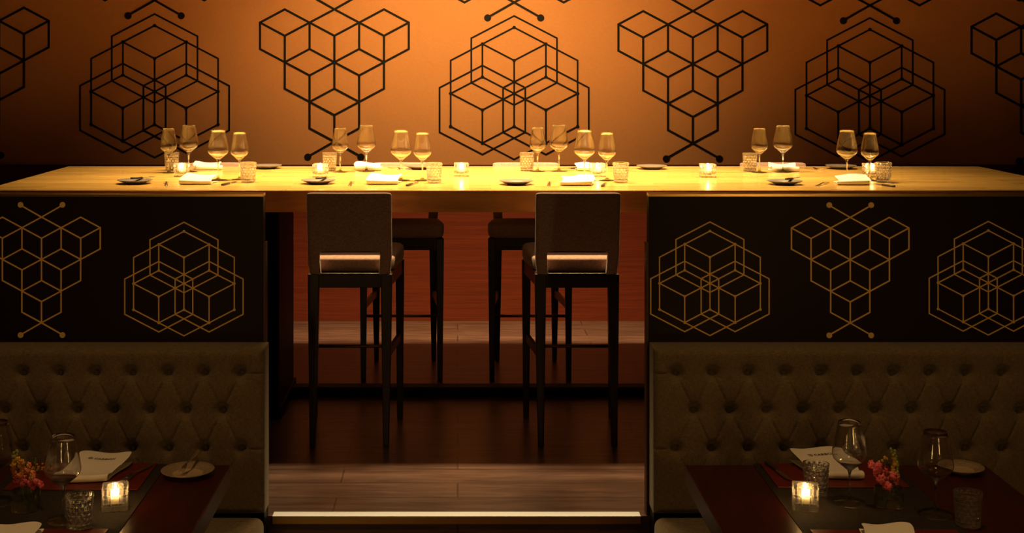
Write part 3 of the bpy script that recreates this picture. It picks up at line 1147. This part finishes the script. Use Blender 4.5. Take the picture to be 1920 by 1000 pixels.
# ------------------------------------------------------------------ dining tables
def dining_table(label, x0, x1, y0, y1):
    t = thing('dining_table', label, 'dining table', ((x0 + x1) / 2, (y0 + y1) / 2, Z_LOW))
    hx_, hy_ = (x1 - x0) / 2, (y1 - y0) / 2
    zt = ZN - Z_LOW
    MB().box(-hx_, hx_, -hy_, hy_, zt - 0.072, zt).build('tabletop', M['table'], t, bevel=0.002)
    for s in (-1, 1):
        e = MB()
        a, b = sorted((s * (hx_ - 0.0005), s * (hx_ + 0.003)))
        e.box(a, b, -hy_, hy_, zt - 0.070, zt - 0.002)
        e.build('edge_band', M['table_edge'], t, bevel=0.001)
    MB().box(-0.05, 0.05, -0.05, 0.05, 0.03, zt - 0.0725).build('leg', M['black'], t, bevel=0.004)
    MB().box(-0.3, 0.3, -0.22, 0.22, 0, 0.0295).build('base', M['black'], t, bevel=0.006)
    return t


dining_table('dark red mahogany table in front of the left banquette', -1.87, -0.81, 3.95, 4.735)
dining_table('dark red mahogany table in front of the right banquette', 0.81, 1.87, 3.95, 4.735)
tag(MB().box(-1.55, -1.03, 3.94, 4.738, ZN + 0.0003, ZN + 0.0022).build('table_runner', M['runner']), 'charcoal cloth runner across the left table', 'table runner')
tag(MB().box(1.05, 1.545, 3.94, 4.738, ZN + 0.0003, ZN + 0.0022).build('table_runner', M['runner']), 'charcoal cloth runner across the right table', 'table runner')
ZM = ZN + 0.0025


def placemat(label, x0, x1, y0, y1):
    o = MB().box(x0, x1, y0, y1, ZM, ZM + 0.0045).build('placemat', M['mat_red'], bevel=0.0012)
    tag(o, label, 'placemat', 'red placemats')


placemat('red placemat with fork by the left banquette', -1.515, -1.066, 4.445, 4.733)
placemat('red placemat with knife by the right banquette', 1.074, 1.516, 4.47, 4.733)
placemat('red placemat at the bottom edge, near side of the left table', -1.515, -1.066, 3.96, 4.072)
placemat('red placemat at the bottom edge, near side of the right table', 1.074, 1.52, 3.96, 4.066)
ZP = ZM + 0.0048
gz_ = ZN + 0.0024
# right table
put('big', None, 'large wine glass between napkin and pink flowers on the right table', nb(1593, 944.5, gz_), 0, 'wine glasses on the dining tables')
put('big', None, 'large wine glass left of the rightmost tumbler on the right table', nb(1754, 967, gz_), 0, 'wine glasses on the dining tables')
put('tum', None, 'crystal tumbler behind the candle on the right table', nb(1530, 928, gz_), 0.1, 'tumblers on the dining tables')
put('tum', None, 'crystal tumbler at the right end of the right table', nb(1815, 986, gz_), 0.3, 'tumblers on the dining tables')
put('tum', None, 'crystal tumbler in front of the wine glass on the left table', nb(149, 991, gz_), 0.0, 'tumblers on the dining tables')
put('big', None, 'large wine glass behind the tumbler on the left table', nb(118, 977, gz_), 0, 'wine glasses on the dining tables')
put('big', None, 'large wine glass cut off by the left edge of the photo', nb(-6, 945, gz_), 0, 'wine glasses on the dining tables')
make_candle('lit cube candle beside the tumbler on the right table', nb(1510, 953, gz_), -0.22, 'cube candles on the dining tables', 1.5)
make_candle('lit cube candle right of the tumbler on the left table', nb(216, 953, gz_), 0.22, 'cube candles on the dining tables', 1.5)
make_napkin('folded white napkin with printed name on the right table', (*nb(1565, 884, ZP)[:2], ZP), -0.12, 0.18, 0.20, 0.040, 'printed napkins', True, -0.25, seed=5, roll=0.011)
make_napkin('folded white napkin with printed name on the left table', (*nb(157, 889, ZP)[:2], ZP), 0.10, 0.18, 0.22, 0.030, 'printed napkins', True, 0.30, seed=8, roll=0.011)
make_napkin('folded napkin at the bottom edge on the right table', (1.29, 3.985, ZP), 0, 0.15, 0.14, 0.01, 'napkins at the near edge', False, 0, seed=9)
make_napkin('folded napkin at the bottom edge on the left table', (-1.335, 3.985, ZP), 0, 0.15, 0.14, 0.01, 'napkins at the near edge', False, 0, seed=10)
put('knife', None, 'dark-handled table knife on the red placemat of the right table', nb(1459, 886, ZP), -PI + 0.16, 'knives on the dining tables')
put('fork', None, 'steel fork on the red placemat of the left table', nb(259, 888, ZP), 2.85, 'forks on the dining tables')
make_plate('cream-rimmed side plate with a fork on the left table', nb(352, 891, ZN), 0.092, 'plates on the dining tables', ('china_rim', 'china_l'))
make_plate('dim side plate at the back right of the right table', nb(1802, 885, ZN), 0.078, 'plates on the dining tables', ('china_rim', 'china_l'))
fk = make_fork('small steel fork leaning on the plate rim of the left table', (-0.936, 4.66, ZN + 0.034), -0.35, None, 'steel')
fk.rotation_euler = (-0.28, 0.0, PI - 0.28)
fk.scale = (0.72, 0.72, 0.72)


# ------------------------------------------------------------------ vases and flowers
def make_vase(label, loc, group):
    t = thing('glass_vase', label, 'vase', loc, 0, group)
    R, H = 0.046, 0.064
    prof = [(0, 0), (R - 0.002, 0), (R, 0.002), (R, H - 0.001), (R - 0.001, H), (R - 0.0025, H - 0.001), (R - 0.003, 0.012), (R - 0.006, 0.009), (0, 0.009)]
    MB().lathe(prof, 48).build('glass_wall', M['vase'], t)
    MB().lathe([(0, 0.0095), (R - 0.0065, 0.0095), (R - 0.0035, 0.0125), (R - 0.0033, 0.040), (0, 0.040)], 48).build('water', M['water'], t)
    return t


def petal_cluster(m, c, r, d, rnd):
    """one snapdragon blossom: flared lobes around a throat"""
    c = Vector(c)
    d = Vector(d).normalized()
    q = d.to_track_quat('Z', 'Y').to_matrix().to_4x4()
    base = Matrix.Translation(c) @ q
    m.ball((0, 0, 0), (r * 0.42, r * 0.42, r * 0.6), 8, 6, mtx=base)
    for k in range(5):
        a = 2 * PI * k / 5 + rnd.random() * 0.6
        rr = r * (0.55 + rnd.random() * 0.2)
        mt = base @ Matrix.Rotation(a, 4, 'Z') @ Matrix.Translation((rr * 0.75, 0, r * 0.35)) @ Matrix.Rotation(0.5 + rnd.random() * 0.5, 4, 'Y')
        # lobe: a wavy cupped disc
        vs = [(0, 0, 0)]
        nn = 10
        for i in range(nn):
            b = 2 * PI * i / nn
            vs.append((rr * 0.78 * math.cos(b), rr * 0.72 * math.sin(b), rr * 0.22 * math.sin(b * 3 + k) + rr * 0.15))
        fs = [(0, 1 + i, 1 + (i + 1) % nn) for i in range(nn)]
        n0 = len(vs)
        vs2 = [(x * 0.93, y * 0.93, z - rr * 0.14) for x, y, z in vs]
        fs2 = [(n0 + f[0], n0 + f[2], n0 + f[1]) for f in fs]
        side_f = [(1 + i, n0 + 1 + i, n0 + 1 + (i + 1) % nn, 1 + (i + 1) % nn) for i in range(nn)]
        m.add(vs + vs2, fs + fs2 + side_f, 0, True, mt)


def snapdragon(label, loc, pts, blossoms, group=None, leaves=()):
    """pts: stem path; blossoms: (s along stem, angle, size, material, out)"""
    t = thing('snapdragon', label, 'flower', loc, 0, group)
    rnd = random.Random(len(label))
    P = [Vector(p) for p in pts]

    def at(s):
        x = s * (len(P) - 1)
        i = min(int(x), len(P) - 2)
        return P[i].lerp(P[i + 1], x - i)
    MB().tube([at(i / 12) for i in range(13)], [0.0022 - 0.0010 * i / 12 for i in range(13)], 8).build('stem', M['stem'], t)
    for (s, a, r, mk, out) in blossoms:
        c = at(s)
        d = Vector((math.cos(a), math.sin(a), 0.25))
        m = MB()
        if mk == 'bud':
            m.ball(c + d * (r * out * 1.4), (r * 0.62, r * 0.62, r * 0.8), 8, 6)
            m.build('bud', M[mk], t)
        else:
            petal_cluster(m, c + d * (r * out), r, d, rnd)
            m.build('blossom', M[mk], t)
    for (s, a, ln) in leaves:
        c = at(s)
        d = Vector((math.cos(a), math.sin(a), 0.6)).normalized()
        sd = d.cross(Vector((0, 0, 1))).normalized()
        m = MB()
        row = []
        for i in range(6):
            u = i / 5
            wv = ln * 0.16 * math.sin(PI * min(1, u * 0.9 + 0.08))
            p = c + d * ln * u - Vector((0, 0, 1)) * ln * 0.3 * u * u
            row.append([p - sd * wv, p + Vector((0, 0, -wv * 0.4)), p + sd * wv, p + Vector((0, 0, -wv * 0.4 + 0.0008))])
        m.loft(row, smooth=True)
        m.build('leaf', M['leaf'], t)
    return t


VL = nb(48, 957, gz_)
VR = nb(1667, 951, gz_)
make_vase('round glass vase of snapdragons on the left table', VL, 'glass vases')
make_vase('round glass vase of pink flowers on the right table', VR, 'glass vases')
FR = -PI / 2
b = []
rr_ = random.Random(4)
for i in range(17):
    s = 0.42 + 0.56 * i / 16
    mk = 'pink' if s < 0.56 else ('peach' if s < 0.72 else ('yellow' if s < 0.86 else 'bud'))
    sz = 0.0145 if s < 0.8 else 0.0105 if s < 0.9 else 0.0085
    b.append((s, FR + (-1) ** i * (0.5 + rr_.random() * 0.9), sz, mk, 0.75 if s < 0.86 else 0.45))
snapdragon('tall snapdragon fading from pink to yellow, left stem in the left vase', (VL[0], VL[1], VL[2] + 0.012),
           [(0.004, 0.0, 0.0), (-0.010, -0.004, 0.06), (-0.024, 0.0, 0.12), (-0.033, 0.0, 0.178)], b)
b = []
for i in range(12):
    s = 0.45 + 0.5 * i / 11
    mk = 'pink' if s < 0.62 else 'peach'
    b.append((s, FR + (-1) ** i * (0.4 + rr_.random() * 0.9), 0.0155 if s < 0.8 else 0.0115, mk, 0.85))
snapdragon('peach and pink snapdragon, right stem in the left vase', (VL[0] + 0.004, VL[1] + 0.004, VL[2] + 0.012),
           [(0.0, 0.0, 0.0), (0.004, -0.004, 0.05), (0.006, 0.0, 0.09), (-0.006, 0.0, 0.145)], b + [(0.42, FR + 1.5, 0.016, 'pink', 2.2), (0.5, FR + 1.3, 0.014, 'pink', 1.9)])
snapdragon('dark green leafy sprig at the back of the left vase', (VL[0] + 0.006, VL[1] + 0.012, VL[2] + 0.012),
           [(0.0, 0, 0.0), (0.01, 0.004, 0.05), (0.018, 0.006, 0.10), (0.020, 0.008, 0.150)],
           [(0.3, FR, 0.007, 'bud', 1.0), (0.36, FR + 1, 0.007, 'bud', 1.0)], leaves=[(0.62 + 0.06 * i, i * 2.1, 0.020) for i in range(7)])
sp = thing('flower_sprig', 'tiny yellow flower sprig lying left of the napkin on the left table', 'flower', (*nb(78, 889, ZP)[:2], ZP))
m = MB()
m.tube([(0.035, 0.01, 0.006), (0.0, 0.0, 0.012), (-0.03, -0.004, 0.018)], 0.0011, 6)
for i in range(9):
    a = i * 0.7
    m.tube([(0.03 - 0.008 * i, 0, 0.009), (0.03 - 0.008 * i + 0.006 * math.cos(a), 0.008 * math.sin(a), 0.022 + 0.006 * math.sin(i * 2.0))], 0.0006, 5)
m.build('stem', M['stem'], sp)
for i in range(22):
    m = MB().ball((rr_.uniform(-0.04, 0.03), rr_.uniform(-0.012, 0.012), rr_.uniform(0.008, 0.036)), rr_.uniform(0.003, 0.0048), 7, 5)
    m.build('blossom', M['yellow'], sp)
# right vase
snapdragon('pink snapdragon leaning left in the right vase', (VR[0] + 0.012, VR[1], VR[2] + 0.012),
           [(0.012, 0, 0.0), (0.0, -0.006, 0.045), (-0.025, -0.004, 0.085), (-0.060, 0, 0.125)],
           [(0.40, FR - 0.9, 0.020, 'pink', 0.95), (0.46, FR - 1.7, 0.015, 'pink', 1.0), (0.62, FR - 0.9, 0.022, 'pink', 1.2), (0.66, FR + 0.9, 0.021, 'pink', 1.15),
            (0.74, FR - 1.6, 0.018, 'pink', 1.0), (0.80, FR + 1.3, 0.014, 'pink', 0.8), (0.92, FR - 0.3, 0.020, 'pink', 0.5), (1.0, FR - 1.2, 0.016, 'pink', 0.5)],
           leaves=[(0.35, 0.3, 0.03)])
b = []
for i in range(22):
    s = 0.36 + 0.63 * i / 21
    mk = 'pink' if s < 0.42 else ('peach' if s < 0.54 else ('yellow' if s < 0.86 and i % 2 else 'bud'))
    b.append((s, FR + (-1) ** i * (0.3 + rr_.random() * 1.1), 0.013 if s < 0.54 else (0.0095 if s < 0.75 else 0.0075), mk, 0.9 if s < 0.6 else 0.6))
snapdragon('yellow-green snapdragon spike upright in the right vase', (VR[0], VR[1] + 0.006, VR[2] + 0.012),
           [(-0.006, 0, 0.0), (0.010, 0, 0.06), (0.021, 0, 0.12), (0.013, 0, 0.172)], b)
snapdragon('thin sprig of tiny cream blossoms at the back of the right vase', (VR[0], VR[1] + 0.014, VR[2] + 0.012),
           [(0.0, 0, 0.0), (0.0, 0, 0.05), (-0.006, 0, 0.10), (-0.010, 0, 0.145)],
           [(0.98, FR, 0.007, 'yellow', 0.3), (0.93, FR + 1.5, 0.006, 'yellow', 1), (0.88, FR - 1.5, 0.007, 'yellow', 1.2), (0.80, FR - 1.5, 0.007, 'yellow', 2.6), (0.78, FR - 1.3, 0.006, 'yellow', 3.6), (0.84, FR - 1.5, 0.006, 'yellow', 3.2)])

# ------------------------------------------------------------------ glowing cylinder pendants beside the camera (mirrored in the wine glasses)
tb = None
for x, y, wh in ((-1.03, 1.4, 'left'), (1.85, 1.95, 'right')):
    lb = 'glowing cylinder pendant lamp, %s one of two on the near side of the dining tables' % wh
    if tb is None:
        tb = thing('pendant_lamp', lb, 'pendant lamp', (x, y, 0.85), 0, 'cylinder pendants on the near side')
        MB().lathe([(0, 0), (0.037, 0), (0.04, 0.004), (0.04, 0.36), (0, 0.36)], 28).build('glowing_shade', M['tube'], tb)
        MB().lathe([(0, 0.361), (0.043, 0.361), (0.043, 0.40), (0.008, 0.42), (0, 0.42)], 28).build('cap', M['black'], tb)
        MB().tube([(0, 0, 0.415), (0, 0, Z_CEIL - 0.85)], 0.002, 6).build('cord', M['black'], tb)
    else:
        copy_tree(tb, (x, y, 0.85), None, lb)
